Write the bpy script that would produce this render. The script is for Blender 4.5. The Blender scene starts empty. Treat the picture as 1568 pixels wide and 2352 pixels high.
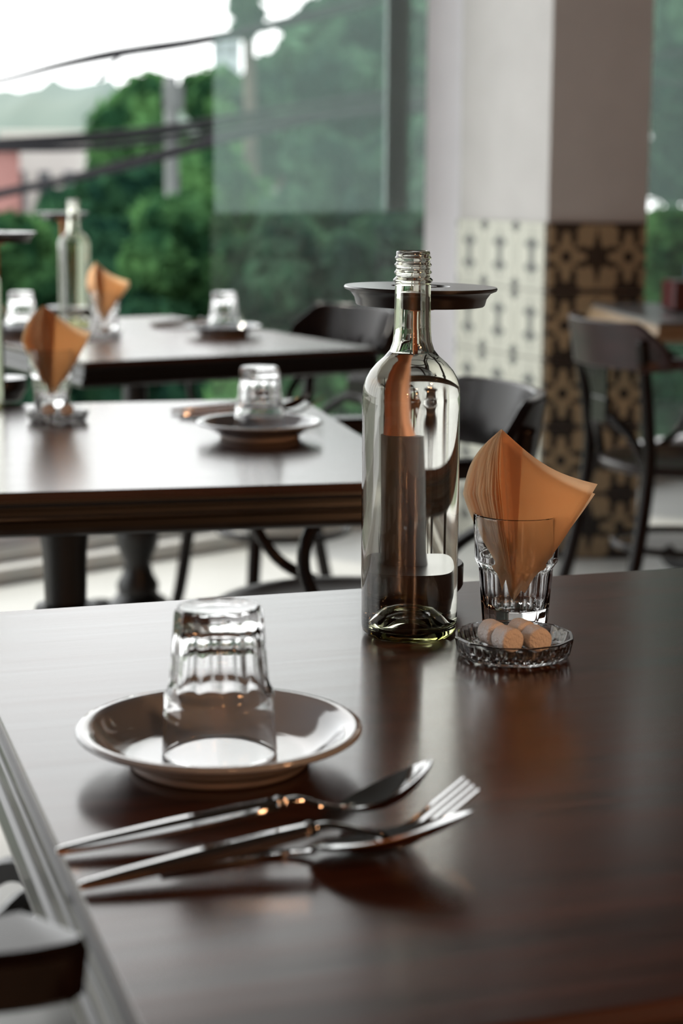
import bpy, math, random
import numpy as np
from mathutils import Vector, Matrix
PI = math.pi
S = bpy.context.scene
COL = S.collection

# ------------------------------------------------------------------ camera
cam_d = bpy.data.cameras.new('camera'); cam = bpy.data.objects.new('camera', cam_d); COL.objects.link(cam)
S.camera = cam
cam_d.sensor_fit = 'VERTICAL'; cam_d.sensor_height = 36.0; cam_d.lens = 64.53
cam_d.clip_start = 0.02; cam_d.clip_end = 900
_p = math.radians(10.32); _r = 0.0053
_F = Vector((0, math.cos(_p), -math.sin(_p))); _R0 = Vector((1, 0, 0)); _U0 = Vector((0, math.sin(_p), math.cos(_p)))
_R = _R0*math.cos(_r)+_U0*math.sin(_r); _U = _U0*math.cos(_r)-_R0*math.sin(_r)
m = Matrix((_R, _U, -_F)).transposed().to_4x4(); m.translation = Vector((0, 0, 1.094)); cam.matrix_world = m
cam_d.dof.use_dof = True; cam_d.dof.focus_distance = 1.40; cam_d.dof.aperture_fstop = 6.3

# ------------------------------------------------------------------ light
SKY = 3.1
w = bpy.data.worlds.new('sky'); S.world = w; w.use_nodes = True
nt = w.node_tree; nt.nodes.clear()
o_ = nt.nodes.new('ShaderNodeOutputWorld'); b_ = nt.nodes.new('ShaderNodeBackground')
tc = nt.nodes.new('ShaderNodeTexCoord'); nz = nt.nodes.new('ShaderNodeTexNoise'); cr = nt.nodes.new('ShaderNodeValToRGB')
nz.inputs['Scale'].default_value = 1.6; nz.inputs['Detail'].default_value = 4
cr.color_ramp.elements[0].color = (0.93, 0.97, 1.0, 1); cr.color_ramp.elements[1].color = (1.0, 0.99, 0.955, 1)
nt.links.new(tc.outputs['Generated'], nz.inputs['Vector']); nt.links.new(nz.outputs['Fac'], cr.inputs['Fac'])
nt.links.new(cr.outputs['Color'], b_.inputs['Color']); b_.inputs['Strength'].default_value = SKY
nt.links.new(b_.outputs[0], o_.inputs[0])
sun_d = bpy.data.lights.new('sun', 'SUN'); sun_d.energy = 2.6; sun_d.angle = math.radians(5); sun_d.color = (1.0, 0.93, 0.80)
sun = bpy.data.objects.new('sun', sun_d); COL.objects.link(sun)
sun.rotation_euler = Vector((0.52, -0.36, -0.90)).to_track_quat('-Z', 'Y').to_euler()
def warm_lamp(name, loc, e, size):
    d = bpy.data.lights.new(name, 'POINT'); d.energy = e; d.color = (1.0, 0.50, 0.24); d.shadow_soft_size = size
    o = bpy.data.objects.new(name, d); COL.objects.link(o); o.location = loc
S.view_settings.view_transform = 'Standard'; S.view_settings.look = 'None'
S.view_settings.exposure = 0.0; S.view_settings.gamma = 1.0; S.view_settings.use_curve_mapping = False

# ------------------------------------------------------------------ materials
def mat(name, col=(0.5, 0.5, 0.5), rough=0.5, metal=0.0, var=0.0, vscale=(8, 8, 8), bump=0.0, bscale=60.0, coat=0.0,
        trans=0.0, ior=1.5, spec=0.5, col2=None, coat_rough=0.05):
    m = bpy.data.materials.new(name); m.use_nodes = True
    n = m.node_tree.nodes; l = m.node_tree.links; b = n['Principled BSDF']
    b.inputs['Base Color'].default_value = (*col, 1); b.inputs['Roughness'].default_value = rough
    b.inputs['Metallic'].default_value = metal; b.inputs['Coat Weight'].default_value = coat
    b.inputs['Coat Roughness'].default_value = coat_rough
    b.inputs['Transmission Weight'].default_value = trans; b.inputs['IOR'].default_value = ior
    b.inputs['Specular IOR Level'].default_value = spec
    t = n.new('ShaderNodeTexCoord'); mp = n.new('ShaderNodeMapping'); l.new(t.outputs['Object'], mp.inputs[0])
    mp.inputs['Scale'].default_value = vscale
    if var or col2:
        z = n.new('ShaderNodeTexNoise'); z.inputs['Scale'].default_value = 1.0; z.inputs['Detail'].default_value = 6
        l.new(mp.outputs[0], z.inputs['Vector'])
        r = n.new('ShaderNodeValToRGB'); r.color_ramp.elements[0].position = 0.35; r.color_ramp.elements[1].position = 0.65
        c2 = col2 or tuple(min(1, c*(1+var)) for c in col)
        c1 = col if col2 else tuple(c*(1-var) for c in col)
        r.color_ramp.elements[0].color = (*c1, 1); r.color_ramp.elements[1].color = (*c2, 1)
        l.new(z.outputs['Fac'], r.inputs[0]); l.new(r.outputs[0], b.inputs['Base Color'])
    if bump:
        z2 = n.new('ShaderNodeTexNoise'); z2.inputs['Scale'].default_value = bscale; z2.inputs['Detail'].default_value = 4
        l.new(t.outputs['Object'], z2.inputs['Vector'])
        bp = n.new('ShaderNodeBump'); bp.inputs['Strength'].default_value = bump; bp.inputs['Distance'].default_value = 0.002
        l.new(z2.outputs['Fac'], bp.inputs['Height']); l.new(bp.outputs[0], b.inputs['Normal'])
    return m

def glass_mat(name, tint=(1, 1, 1), ior=1.5, absorb=None, dens=0.0, bump=0.0, rough=0.0):
    m = bpy.data.materials.new(name); m.use_nodes = True
    n = m.node_tree.nodes; l = m.node_tree.links; n.clear()
    out = n.new('ShaderNodeOutputMaterial'); g = n.new('ShaderNodeBsdfGlass')
    g.inputs['Color'].default_value = (*tint, 1); g.inputs['IOR'].default_value = ior; g.inputs['Roughness'].default_value = rough
    l.new(g.outputs[0], out.inputs['Surface'])
    t = n.new('ShaderNodeTexCoord'); z = n.new('ShaderNodeTexNoise'); z.inputs['Scale'].default_value = 40 if not bump else 120
    l.new(t.outputs['Object'], z.inputs['Vector'])
    bp = n.new('ShaderNodeBump'); bp.inputs['Strength'].default_value = max(bump, 0.02); bp.inputs['Distance'].default_value = 0.001
    l.new(z.outputs['Fac'], bp.inputs['Height']); l.new(bp.outputs[0], g.inputs['Normal'])
    if absorb:
        a = n.new('ShaderNodeVolumeAbsorption'); a.inputs['Color'].default_value = (*absorb, 1); a.inputs['Density'].default_value = dens
        l.new(a.outputs[0], out.inputs['Volume'])
    return m

def wood_table():
    m = bpy.data.materials.new('table_wood'); m.use_nodes = True
    n = m.node_tree.nodes; l = m.node_tree.links; b = n['Principled BSDF']
    t = n.new('ShaderNodeTexCoord'); mp = n.new('ShaderNodeMapping'); mp.inputs['Scale'].default_value = (3.5, 55, 55)
    mp.inputs['Rotation'].default_value = (0, 0, math.radians(-28))
    l.new(t.outputs['Object'], mp.inputs[0])
    z = n.new('ShaderNodeTexNoise'); z.inputs['Scale'].default_value = 1.0; z.inputs['Detail'].default_value = 8; z.inputs['Distortion'].default_value = 0.4
    l.new(mp.outputs[0], z.inputs['Vector'])
    r = n.new('ShaderNodeValToRGB'); r.color_ramp.elements[0].position = 0.30; r.color_ramp.elements[1].position = 0.72
    r.color_ramp.elements[0].color = (0.018, 0.0075, 0.0055, 1); r.color_ramp.elements[1].color = (0.080, 0.027, 0.014, 1)
    l.new(z.outputs['Fac'], r.inputs[0]); l.new(r.outputs[0], b.inputs['Base Color'])
    b.inputs['Roughness'].default_value = 0.27; b.inputs['IOR'].default_value = 1.5
    rr = n.new('ShaderNodeMapRange'); rr.inputs['To Min'].default_value = 0.20; rr.inputs['To Max'].default_value = 0.28
    l.new(z.outputs['Fac'], rr.inputs['Value']); l.new(rr.outputs[0], b.inputs['Roughness'])
    bp = n.new('ShaderNodeBump'); bp.inputs['Strength'].default_value = 0.10; bp.inputs['Distance'].default_value = 0.001
    l.new(z.outputs['Fac'], bp.inputs['Height']); l.new(bp.outputs[0], b.inputs['Normal'])
    b.inputs['Coat Weight'].default_value = 0.22; b.inputs['Coat Roughness'].default_value = 0.15; b.inputs['Coat IOR'].default_value = 1.55
    return m

class V:                                   # tiny node-math wrapper
    def __init__(s, nt, sock): s.nt = nt; s.s = sock
    def op(s, o, b=None):
        n = s.nt.nodes.new('ShaderNodeMath'); n.operation = o
        s.nt.links.new(s.s, n.inputs[0])
        if b is not None:
            if isinstance(b, V): s.nt.links.new(b.s, n.inputs[1])
            else: n.inputs[1].default_value = b
        return V(s.nt, n.outputs[0])
    def __add__(s, b): return s.op('ADD', b)
    def __sub__(s, b): return s.op('SUBTRACT', b)
    def __mul__(s, b): return s.op('MULTIPLY', b)
    def abs(s): return s.op('ABSOLUTE')
    def lt(s, b): return s.op('LESS_THAN', b)
    def gt(s, b): return s.op('GREATER_THAN', b)
    def min(s, b): return s.op('MINIMUM', b)
    def max(s, b): return s.op('MAXIMUM', b)

def tile_mat(name, light):
    """cement tile print: UV u,v in 0..1 of one tile: petals round a dot, pointed diamonds on the edges"""
    m = bpy.data.materials.new(name); m.use_nodes = True
    nt = m.node_tree; n = nt.nodes; l = nt.links; b = n['Principled BSDF']
    t = n.new('ShaderNodeTexCoord'); sp = n.new('ShaderNodeSeparateXYZ'); l.new(t.outputs['UV'], sp.inputs[0])
    u = (V(nt, sp.outputs[0])-0.5).abs(); v = (V(nt, sp.outputs[1])-0.5).abs()
    r = (u*u+v*v).op('SQRT')
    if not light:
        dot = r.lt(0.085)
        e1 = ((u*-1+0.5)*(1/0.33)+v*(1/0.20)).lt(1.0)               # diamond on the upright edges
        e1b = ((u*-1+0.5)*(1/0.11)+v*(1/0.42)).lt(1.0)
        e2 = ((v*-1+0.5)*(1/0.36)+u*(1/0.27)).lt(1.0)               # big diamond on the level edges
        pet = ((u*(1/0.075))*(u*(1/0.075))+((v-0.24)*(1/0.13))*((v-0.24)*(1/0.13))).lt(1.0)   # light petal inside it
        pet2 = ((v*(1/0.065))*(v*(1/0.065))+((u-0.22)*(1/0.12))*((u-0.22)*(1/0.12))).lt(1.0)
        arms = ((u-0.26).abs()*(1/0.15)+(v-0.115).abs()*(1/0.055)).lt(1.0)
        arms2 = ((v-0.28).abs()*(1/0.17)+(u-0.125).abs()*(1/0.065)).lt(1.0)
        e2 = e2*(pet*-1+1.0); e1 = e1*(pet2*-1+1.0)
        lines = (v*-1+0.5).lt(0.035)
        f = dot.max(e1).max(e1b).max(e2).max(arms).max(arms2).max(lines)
        c1, c2 = (0.30, 0.225, 0.135), (0.006, 0.006, 0.006)  # shade of the unlit pillar face is put into these colours
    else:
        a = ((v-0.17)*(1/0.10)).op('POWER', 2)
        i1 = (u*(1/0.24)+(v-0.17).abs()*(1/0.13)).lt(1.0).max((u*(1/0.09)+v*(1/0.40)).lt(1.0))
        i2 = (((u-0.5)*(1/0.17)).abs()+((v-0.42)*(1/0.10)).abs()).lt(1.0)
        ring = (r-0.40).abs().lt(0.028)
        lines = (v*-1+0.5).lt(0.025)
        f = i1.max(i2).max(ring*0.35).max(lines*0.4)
        c1, c2 = (0.56, 0.56, 0.48), (0.15, 0.155, 0.14)  # lit-face copy: window brightness and glare worked into the colours
    mx = n.new('ShaderNodeMix'); mx.data_type = 'RGBA'
    l.new(f.s, mx.inputs[0]); mx.inputs[6].default_value = (*c1, 1); mx.inputs[7].default_value = (*c2, 1)
    l.new(mx.outputs[2], b.inputs['Base Color']); b.inputs['Roughness'].default_value = 0.45
    return m

def leaf_mat(name, c1, c2, tr=0.35):
    m = bpy.data.materials.new(name); m.use_nodes = True
    n = m.node_tree.nodes; l = m.node_tree.links; n.clear()
    out = n.new('ShaderNodeOutputMaterial'); d = n.new('ShaderNodeBsdfDiffuse'); tl = n.new('ShaderNodeBsdfTranslucent'); mx = n.new('ShaderNodeMixShader')
    t = n.new('ShaderNodeTexCoord'); z = n.new('ShaderNodeTexNoise'); z.inputs['Scale'].default_value = 2.6; z.inputs['Detail'].default_value = 5
    l.new(t.outputs['Object'], z.inputs['Vector'])
    r = n.new('ShaderNodeValToRGB'); r.color_ramp.elements[0].position = 0.40; r.color_ramp.elements[1].position = 0.62
    r.color_ramp.elements[0].color = (*c1, 1); r.color_ramp.elements[1].color = (*c2, 1)
    l.new(z.outputs['Fac'], r.inputs[0]); l.new(r.outputs[0], d.inputs[0]); l.new(r.outputs[0], tl.inputs[0])
    mx.inputs[0].default_value = tr; l.new(d.outputs[0], mx.inputs[1]); l.new(tl.outputs[0], mx.inputs[2]); l.new(mx.outputs[0], out.inputs[0])
    return m

def pane_mat(name, haze, col):
    m = bpy.data.materials.new(name); m.use_nodes = True
    n = m.node_tree.nodes; l = m.node_tree.links; n.clear()
    out = n.new('ShaderNodeOutputMaterial'); tr = n.new('ShaderNodeBsdfTransparent'); g = n.new('ShaderNodeBsdfGlossy'); g.inputs['Roughness'].default_value = 0.02
    tl = n.new('ShaderNodeBsdfTranslucent'); tl.inputs[0].default_value = (*col, 1)
    t = n.new('ShaderNodeTexCoord'); z = n.new('ShaderNodeTexNoise'); z.inputs['Scale'].default_value = 0.9; z.inputs['Detail'].default_value = 5
    l.new(t.outputs['Object'], z.inputs['Vector'])
    mr = n.new('ShaderNodeMapRange'); mr.inputs['To Min'].default_value = haze*0.6; mr.inputs['To Max'].default_value = haze*1.4
    l.new(z.outputs['Fac'], mr.inputs['Value'])
    a = n.new('ShaderNodeMixShader'); l.new(mr.outputs[0], a.inputs[0]); l.new(tr.outputs[0], a.inputs[1]); l.new(tl.outputs[0], a.inputs[2])
    lw = n.new('ShaderNodeFresnel'); lw.inputs[0].default_value = 1.25
    c = n.new('ShaderNodeMixShader'); l.new(lw.outputs[0], c.inputs[0]); l.new(a.outputs[0], c.inputs[1]); l.new(g.outputs[0], c.inputs[2])
    l.new(c.outputs[0], out.inputs[0]); return m

def napkin_mat():
    m = bpy.data.materials.new('napkin_paper'); m.use_nodes = True
    n = m.node_tree.nodes; l = m.node_tree.links; n.clear()
    out = n.new('ShaderNodeOutputMaterial'); d = n.new('ShaderNodeBsdfDiffuse'); tl = n.new('ShaderNodeBsdfTranslucent'); mx = n.new('ShaderNodeMixShader')
    t = n.new('ShaderNodeTexCoord'); z = n.new('ShaderNodeTexNoise'); z.inputs['Scale'].default_value = 90; z.inputs['Detail'].default_value = 5
    l.new(t.outputs['Object'], z.inputs['Vector'])
    r = n.new('ShaderNodeValToRGB'); r.color_ramp.elements[0].color = (0.98, 0.80, 0.61, 1); r.color_ramp.elements[1].color = (1.0, 0.85, 0.67, 1)
    l.new(z.outputs['Fac'], r.inputs[0]); l.new(r.outputs[0], d.inputs[0]); l.new(r.outputs[0], tl.inputs[0])
    bp = n.new('ShaderNodeBump'); bp.inputs['Strength'].default_value = 0.25; bp.inputs['Distance'].default_value = 0.0006
    l.new(z.outputs['Fac'], bp.inputs['Height']); l.new(bp.outputs[0], d.inputs['Normal'])
    mx.inputs[0].default_value = 0.76; l.new(d.outputs[0], mx.inputs[1]); l.new(tl.outputs[0], mx.inputs[2]); l.new(mx.outputs[0], out.inputs[0])
    return m

M = dict(
    plaster=mat('white_plaster', (0.50, 0.485, 0.47), 0.85, var=0.03, bump=0.3, bscale=25),
    jamb=mat('white_painted_frame', (0.66, 0.65, 0.68), 0.5, var=0.02),
    ceiling=mat('ceiling_paint', (0.05, 0.048, 0.046), 0.9, var=0.04),
    brownwall=mat('brown_wall', (0.06, 0.038, 0.03), 0.8, var=0.15, vscale=(2, 2, 2)),
    warmwall=mat('warm_back_wall', (0.42, 0.21, 0.11), 0.8, var=0.1, vscale=(2, 2, 2)),  # orange tint put in so the steel picks up warm reflections
    floor=mat('pale_floor', (0.50, 0.51, 0.49), 0.38, var=0.05, vscale=(3, 3, 3), bump=0.05, bscale=20),
    sill=mat('pale_sill_paint', (0.62, 0.62, 0.60), 0.45, var=0.02),
    tilecore=mat('tile_joint_mortar', (0.14, 0.12, 0.09), 0.9, var=0.1),
    tile_shaded=tile_mat('printed_tile_shaded', False), tile_lit=tile_mat('printed_tile_lit', True),  # same cement tile, coloured once as shaded and once as lit
    wood=wood_table(),
    woodedge=mat('table_edge_wood', (0.007, 0.005, 0.0045), 0.3, var=0.25, vscale=(3, 60, 60), coat=0.2, spec=0.35),
    chair=mat('dark_bentwood', (0.007, 0.0035, 0.003), 0.2, var=0.35, vscale=(5, 30, 30), spec=0.25),
    chair_red=mat('red_brown_bentwood', (0.030, 0.011, 0.012), 0.36, var=0.3, vscale=(5, 30, 30)),
    seat=mat('seat_wood', (0.02, 0.011, 0.009), 0.3, var=0.2, vscale=(4, 30, 30)),
    iron=mat('cast_iron', (0.008, 0.008, 0.008), 0.38, var=0.2, bump=0.2, bscale=80),
    lightwood=mat('pale_table_edge', (0.32, 0.22, 0.13), 0.4, var=0.15, vscale=(3, 40, 40)),
    greytop=mat('grey_table_top', (0.12, 0.12, 0.12), 0.28, var=0.1),
    glass=glass_mat('clear_glass', (1, 1, 1), 1.5, bump=0.03),
    bottle=glass_mat('bottle_glass', (1, 1, 1), 1.5, absorb=(0.86, 0.88, 0.30), dens=26),
    water=glass_mat('water', (1, 1, 1), 1.333),
    crystal=glass_mat('pressed_glass', (1, 1, 1), 1.52, bump=0.4, rough=0.10),
    lamp=mat('black_lamp_metal', (0.018, 0.016, 0.016), 0.30, metal=0.0, var=0.2, coat=0.5, coat_rough=0.2),
    lamptop=mat('black_lamp_top', (0.03, 0.03, 0.03), 0.42, var=0.2, bump=0.15, bscale=400),
    stemgrey=mat('dark_grey_stem', (0.075, 0.072, 0.075), 0.5, metal=0.4, var=0.05),
    copper=mat('copper_stem', (0.62, 0.24, 0.11), 0.38, metal=0.65, var=0.05),
    plate=mat('grey_white_glaze', (0.31, 0.345, 0.39), 0.08, var=0.02, coat=0.6, coat_rough=0.03),
    foot=mat('unglazed_foot', (0.36, 0.31, 0.28), 0.5, var=0.05),
    steel=mat('polished_steel', (0.50, 0.50, 0.50), 0.07, metal=1.0, var=0.03),
    pellet=mat('compressed_white_tissue', (0.82, 0.81, 0.80), 0.95, var=0.03, bump=0.8, bscale=500),
    napkin=napkin_mat(),
    cutnap=mat('dark_cutlery_metal', (0.18, 0.17, 0.17), 0.2, metal=1.0, var=0.1),
    redlac=mat('dark_red_lacquer', (0.075, 0.012, 0.014), 0.3, var=0.2),
    bluep=mat('blue_packet', (0.10, 0.20, 0.32), 0.5, var=0.1),
    cable=mat('cable_rubber', (0.014, 0.014, 0.017), 0.8, var=0.2, spec=0.15),
    concrete=mat('pole_concrete', (0.10, 0.11, 0.11), 0.85, var=0.1),
    brick=mat('red_brick_wall', (0.28, 0.12, 0.11), 0.85, var=0.1),
    white=mat('white_render', (0.42, 0.40, 0.39), 0.8, var=0.06, vscale=(.5, .5, .5)),
    roofm=mat('pale_flat_roof', (0.40, 0.39, 0.36), 0.8, var=0.05),
    towerm=mat('pale_blue_tower', (0.33, 0.38, 0.40), 0.7, var=0.04),
    winm=mat('dark_window_glass', (0.06, 0.07, 0.08), 0.2, var=0.2),
    hill=mat('hill_woods_haze_tint', (0.075, 0.115, 0.105), 0.95, col2=(0.10, 0.135, 0.115), vscale=(.03, .03, .06)),  # distance haze blended into the base colours of the woods
    ground=mat('outdoor_ground', (0.05, 0.085, 0.05), 0.95, col2=(0.11, 0.12, 0.09), vscale=(.3, .3, .3)),
    bark=mat('bark', (0.05, 0.04, 0.03), 0.9, var=0.3),
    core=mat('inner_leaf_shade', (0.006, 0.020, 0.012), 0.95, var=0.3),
    leafA=leaf_mat('bright_green_leaves', (0.018, 0.060, 0.028), (0.105, 0.240, 0.085)),
    leafB=leaf_mat('deep_green_leaves', (0.009, 0.032, 0.022), (0.040, 0.110, 0.055)),
    leafC=leaf_mat('grey_green_leaves', (0.014, 0.038, 0.028), (0.070, 0.150, 0.085)),
    pinkm=mat('pink_petal', (0.35, 0.12, 0.15), 0.8, var=0.1),
    stile=mat('grey_sash_metal', (0.15, 0.19, 0.18), 0.5, var=0.05),
    pane_hi=pane_mat('dusty_pane', 0.085, (0.44, 0.60, 0.56)),
    pane_lo=pane_mat('clear_pane', 0.012, (0.40, 0.50, 0.45)),
    beige=mat('pale_object', (0.5, 0.48, 0.42), 0.6, var=0.05),
)

# ------------------------------------------------------------------ mesh helpers
class MB:
    def __init__(s): s.v = []; s.f = []
    def add(s, vs, fs):
        k = len(s.v); s.v += [tuple(p) for p in vs]; s.f += [tuple(i+k for i in f) for f in fs]; return s
    def box(s, c, d, rz=0.0, taper=1.0):
        x, y, z = (q/2 for q in d); ca, sa = math.cos(rz), math.sin(rz); vs = []
        for sz in (-1, 1):
            k = taper if sz > 0 else 1
            for sx, sy in ((-1, -1), (1, -1), (1, 1), (-1, 1)):
                a, b = sx*x*k, sy*y*k
                vs.append((c[0]+a*ca-b*sa, c[1]+a*sa+b*ca, c[2]+sz*z))
        return s.add(vs, [(3, 2, 1, 0), (4, 5, 6, 7), (0, 1, 5, 4), (1, 2, 6, 5), (2, 3, 7, 6), (3, 0, 4, 7)])
    def lathe(s, prof, seg=48, c=(0, 0, 0), n=0):
        """prof: (r, z[, facet 0..1]); n = number of flat facets"""
        rings = []; vs = []
        for q in prof:
            r, z = q[0], q[1]; fl = q[2] if len(q) > 2 else 0
            if r <= 1e-9: rings.append([len(vs)]); vs.append((c[0], c[1], c[2]+z)); continue
            ring = []
            for i in range(seg):
                a = 2*PI*i/seg; rr = r
                if n and fl:
                    ph = (a % (2*PI/n)) - PI/n
                    rr = r*(1-fl) + fl*r*math.cos(PI/n)/math.cos(ph)
                ring.append(len(vs)); vs.append((c[0]+rr*math.cos(a), c[1]+rr*math.sin(a), c[2]+z))
            rings.append(ring)
        fs = []
        for A, B in zip(rings, rings[1:]):
            if len(A) == 1 and len(B) == 1: continue
            for i in range(seg):
                j = (i+1) % seg
                if len(A) == 1: fs.append((A[0], B[j], B[i]))
                elif len(B) == 1: fs.append((A[i], A[j], B[0]))
                else: fs.append((A[i], A[j], B[j], B[i]))
        return s.add(vs, fs)
    def sweep(s, pts, sec, closed=False, up=(0, 0, 1)):
        """sec(i,t) -> list of (a,b) offsets across / up"""
        P = [Vector(p) for p in pts]; N = len(P); rings = []; vs = []; up = Vector(up)
        for i in range(N):
            if closed: t = P[(i+1) % N]-P[i-1]
            else: t = P[min(i+1, N-1)]-P[max(i-1, 0)]
            t.normalize(); sd = t.cross(up)
            if sd.length < 1e-4: sd = t.cross(Vector((0, 1, 0)))
            sd.normalize(); u2 = sd.cross(t)
            sc = sec(i, i/(N-1)); ring = []
            for a, b in sc: ring.append(len(vs)); vs.append(tuple(P[i]+sd*a+u2*b))
            rings.append(ring)
        fs = []; k = len(rings[0])
        rng = range(N) if closed else range(N-1)
        for i in rng:
            A, B = rings[i], rings[(i+1) % N]
            for j in range(k): fs.append((A[j], A[(j+1) % k], B[(j+1) % k], B[j]))
        if not closed: fs += [tuple(reversed(rings[0])), tuple(rings[-1])]
        return s.add(vs, fs)
    def tube(s, pts, r, seg=10, closed=False, up=(0, 0, 1)):
        rf = r if callable(r) else (lambda t: r)
        return s.sweep(pts, lambda i, t: [(rf(t)*math.cos(2*PI*k/seg), rf(t)*math.sin(2*PI*k/seg)) for k in range(seg)], closed, up)
    def build(s, name, m, parent=None, smooth=False, bevel=0.0, loc=None, auto=None):
        me = bpy.data.meshes.new(name); me.from_pydata(s.v, [], s.f); me.update(); me.materials.append(m)
        bm_fix(me)
        if smooth: me.polygons.foreach_set('use_smooth', [True]*len(me.polygons))
        o = bpy.data.objects.new(name, me); COL.objects.link(o)
        if parent: o.parent = parent
        if loc: o.location = loc
        if bevel:
            b = o.modifiers.new('bevel', 'BEVEL'); b.width = bevel; b.segments = 2; b.limit_method = 'ANGLE'
        if auto: me.set_sharp_from_angle(angle=math.radians(auto))
        return o
def bm_fix(me):
    import bmesh
    bm = bmesh.new(); bm.from_mesh(me); bmesh.ops.recalc_face_normals(bm, faces=bm.faces); bm.to_mesh(me); bm.free()
def smooth_pts(pts, n=6):
    """Catmull-Rom through pts"""
    P = [Vector(p) for p in pts]; out = []
    for i in range(len(P)-1):
        a, b, c, d = P[max(i-1, 0)], P[i], P[i+1], P[min(i+2, len(P)-1)]
        for k in range(n):
            t = k/n
            out.append(0.5*((2*b)+(c-a)*t+(2*a-5*b+4*c-d)*t*t+(-a+3*b-3*c+d)*t**3))
    out.append(P[-1]); return out
def thing(name, label, cat, loc=(0, 0, 0), rz=0.0, group=None):
    o = bpy.data.objects.new(name, None); COL.objects.link(o); o.empty_display_size = 0.05
    o.location = loc; o.rotation_euler = (0, 0, rz); return tag(o, label, cat, group)
def tag(o, label, cat, group=None, kind=None):
    if label: o['label'] = label
    if cat: o['category'] = cat
    if group: o['group'] = group
    if kind: o['kind'] = kind
    return o
def struct(o, label=None):
    o['kind'] = 'structure'
    if label: o['label'] = label; o['category'] = o.name.split('_')[0].split('.')[0]
    return o
def dup(root, loc, rz=None, label=None, group=None):
    r = root.copy(); COL.objects.link(r); r.location = loc
    if rz is not None: r.rotation_euler = (root.rotation_euler[0], root.rotation_euler[1], rz)
    if label: r['label'] = label
    if group: r['group'] = group
    for ch in list(root.children):
        c = ch.copy(); COL.objects.link(c); c.parent = r
        for g in list(ch.children):
            d = g.copy(); COL.objects.link(d); d.parent = c
    return r

# ------------------------------------------------------------------ room shell
Wd = Vector((0.7604, 0.6494, 0)); Wn = Vector((-0.6494, 0.7604, 0)); W0 = Vector((-0.926, 4.866, 0)); WA = math.atan2(Wd.y, Wd.x)
def W(t, off=0.0, z=0.0): q = W0+Wd*t+Wn*off; return (q.x, q.y, z)
def wbox(mb, t0, t1, o0, o1, z0, z1):
    c = W((t0+t1)/2, (o0+o1)/2, (z0+z1)/2); return mb.box(c, (t1-t0, o1-o0, z1-z0), WA)
a, b = W(-7, 0.14), W(6, 0.14)
foot = [(a[0], a[1]), (b[0], b[1]), (b[0], -4), (a[0], -4)]
def slab(z0, z1):
    mb = MB(); vs = [(x, y, z0) for x, y in foot]+[(x, y, z1) for x, y in foot]
    return mb.add(vs, [(3, 2, 1, 0), (4, 5, 6, 7), (0, 1, 5, 4), (1, 2, 6, 5), (2, 3, 7, 6), (3, 0, 4, 7)])
struct(slab(-0.15, 0).build('floor', M['floor']), 'pale grey polished floor')
struct(slab(3.4, 3.55).build('ceiling', M['ceiling']), 'ceiling above the dining room')
struct(MB().box((b[0]+.06, (b[1]-4)/2, 1.625), (0.12, b[1]+4, 3.55)).build('wall_right', M['brownwall']), 'brown side wall')
struct(MB().box(((a[0]+b[0])/2, -4.06, 1.625), (b[0]-a[0]+.24, 0.12, 3.55)).build('wall_back', M['warmwall']), 'orange-tinted wall behind the tables')
struct(MB().box((a[0]-.06, (a[1]-4)/2, 1.625), (0.12, a[1]+4, 3.55)).build('wall_left', M['brownwall']), 'grey side wall')
struct(wbox(MB(), -7, 6, 0.02, 0.26, 2.98, 3.55).build('trim_1', M['plaster']), 'lintel over the window wall')
sl = struct(wbox(MB(), -7, 6, 0.0, 0.16, 0.0, 0.045).build('trim_2', M['sill'], bevel=0.006), 'pale stepped sill at the foot of the window wall')
wbox(MB(), -7, 6, 0.07, 0.16, 0.0455, 0.085).build('sill_step', M['sill'], sl, bevel=0.005)
TP = 0.855*1.0
def tpx(x): # window-line parameter at which the wall has world x
    return (x-W0.x)/Wd.x
t0 = tpx(-0.31)
# sliding sashes: dusty upper pane left and right of the pillar, clearer lower pane
def window(num, ta, tb, label):
    root = bpy.data.objects.new('window_%d' % num, None); COL.objects.link(root); struct(root, label)
    zt = 0.99
    wbox(MB(), ta, tb, 0.100, 0.106, zt, 2.94).build('pane', M['pane_hi'], root)
    wbox(MB(), ta, tb, 0.118, 0.124, 0.13, zt).build('pane', M['pane_lo'], root)
    wbox(MB(), ta-0.02, tb, 0.09, 0.155, 0.085, 0.13).build('bottom_rail', M['jamb'], root)
    wbox(MB(), ta, tb, 0.09, 0.155, 2.92, 2.98).build('top_rail', M['jamb'], root)
    return root
w1 = window(1, t0, tpx(0.42), 'tall sliding window of dusty glass left of the pillar')
wbox(MB(), tpx(0.205), tpx(0.275), 0.107, 0.117, 0.99, 2.92).build('stile', M['stile'], w1)
w2 = window(2, tpx(0.62), tpx(4.2), 'tall dusty window to the right of the pillar')
wbox(MB(), -7, t0-0.02, 0.09, 0.155, 0.085, 0.12).build('track', M['jamb'], sl)
for k, tt in enumerate((-1.6-1.2, -4.2, -6.9)):
    struct(wbox(MB(), tt-.05, tt+.05, 0.04, 0.14, 0.0, 2.98).build('trim_%d' % (k+3), M['jamb']), 'white window mullion out of view to the left')
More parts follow.
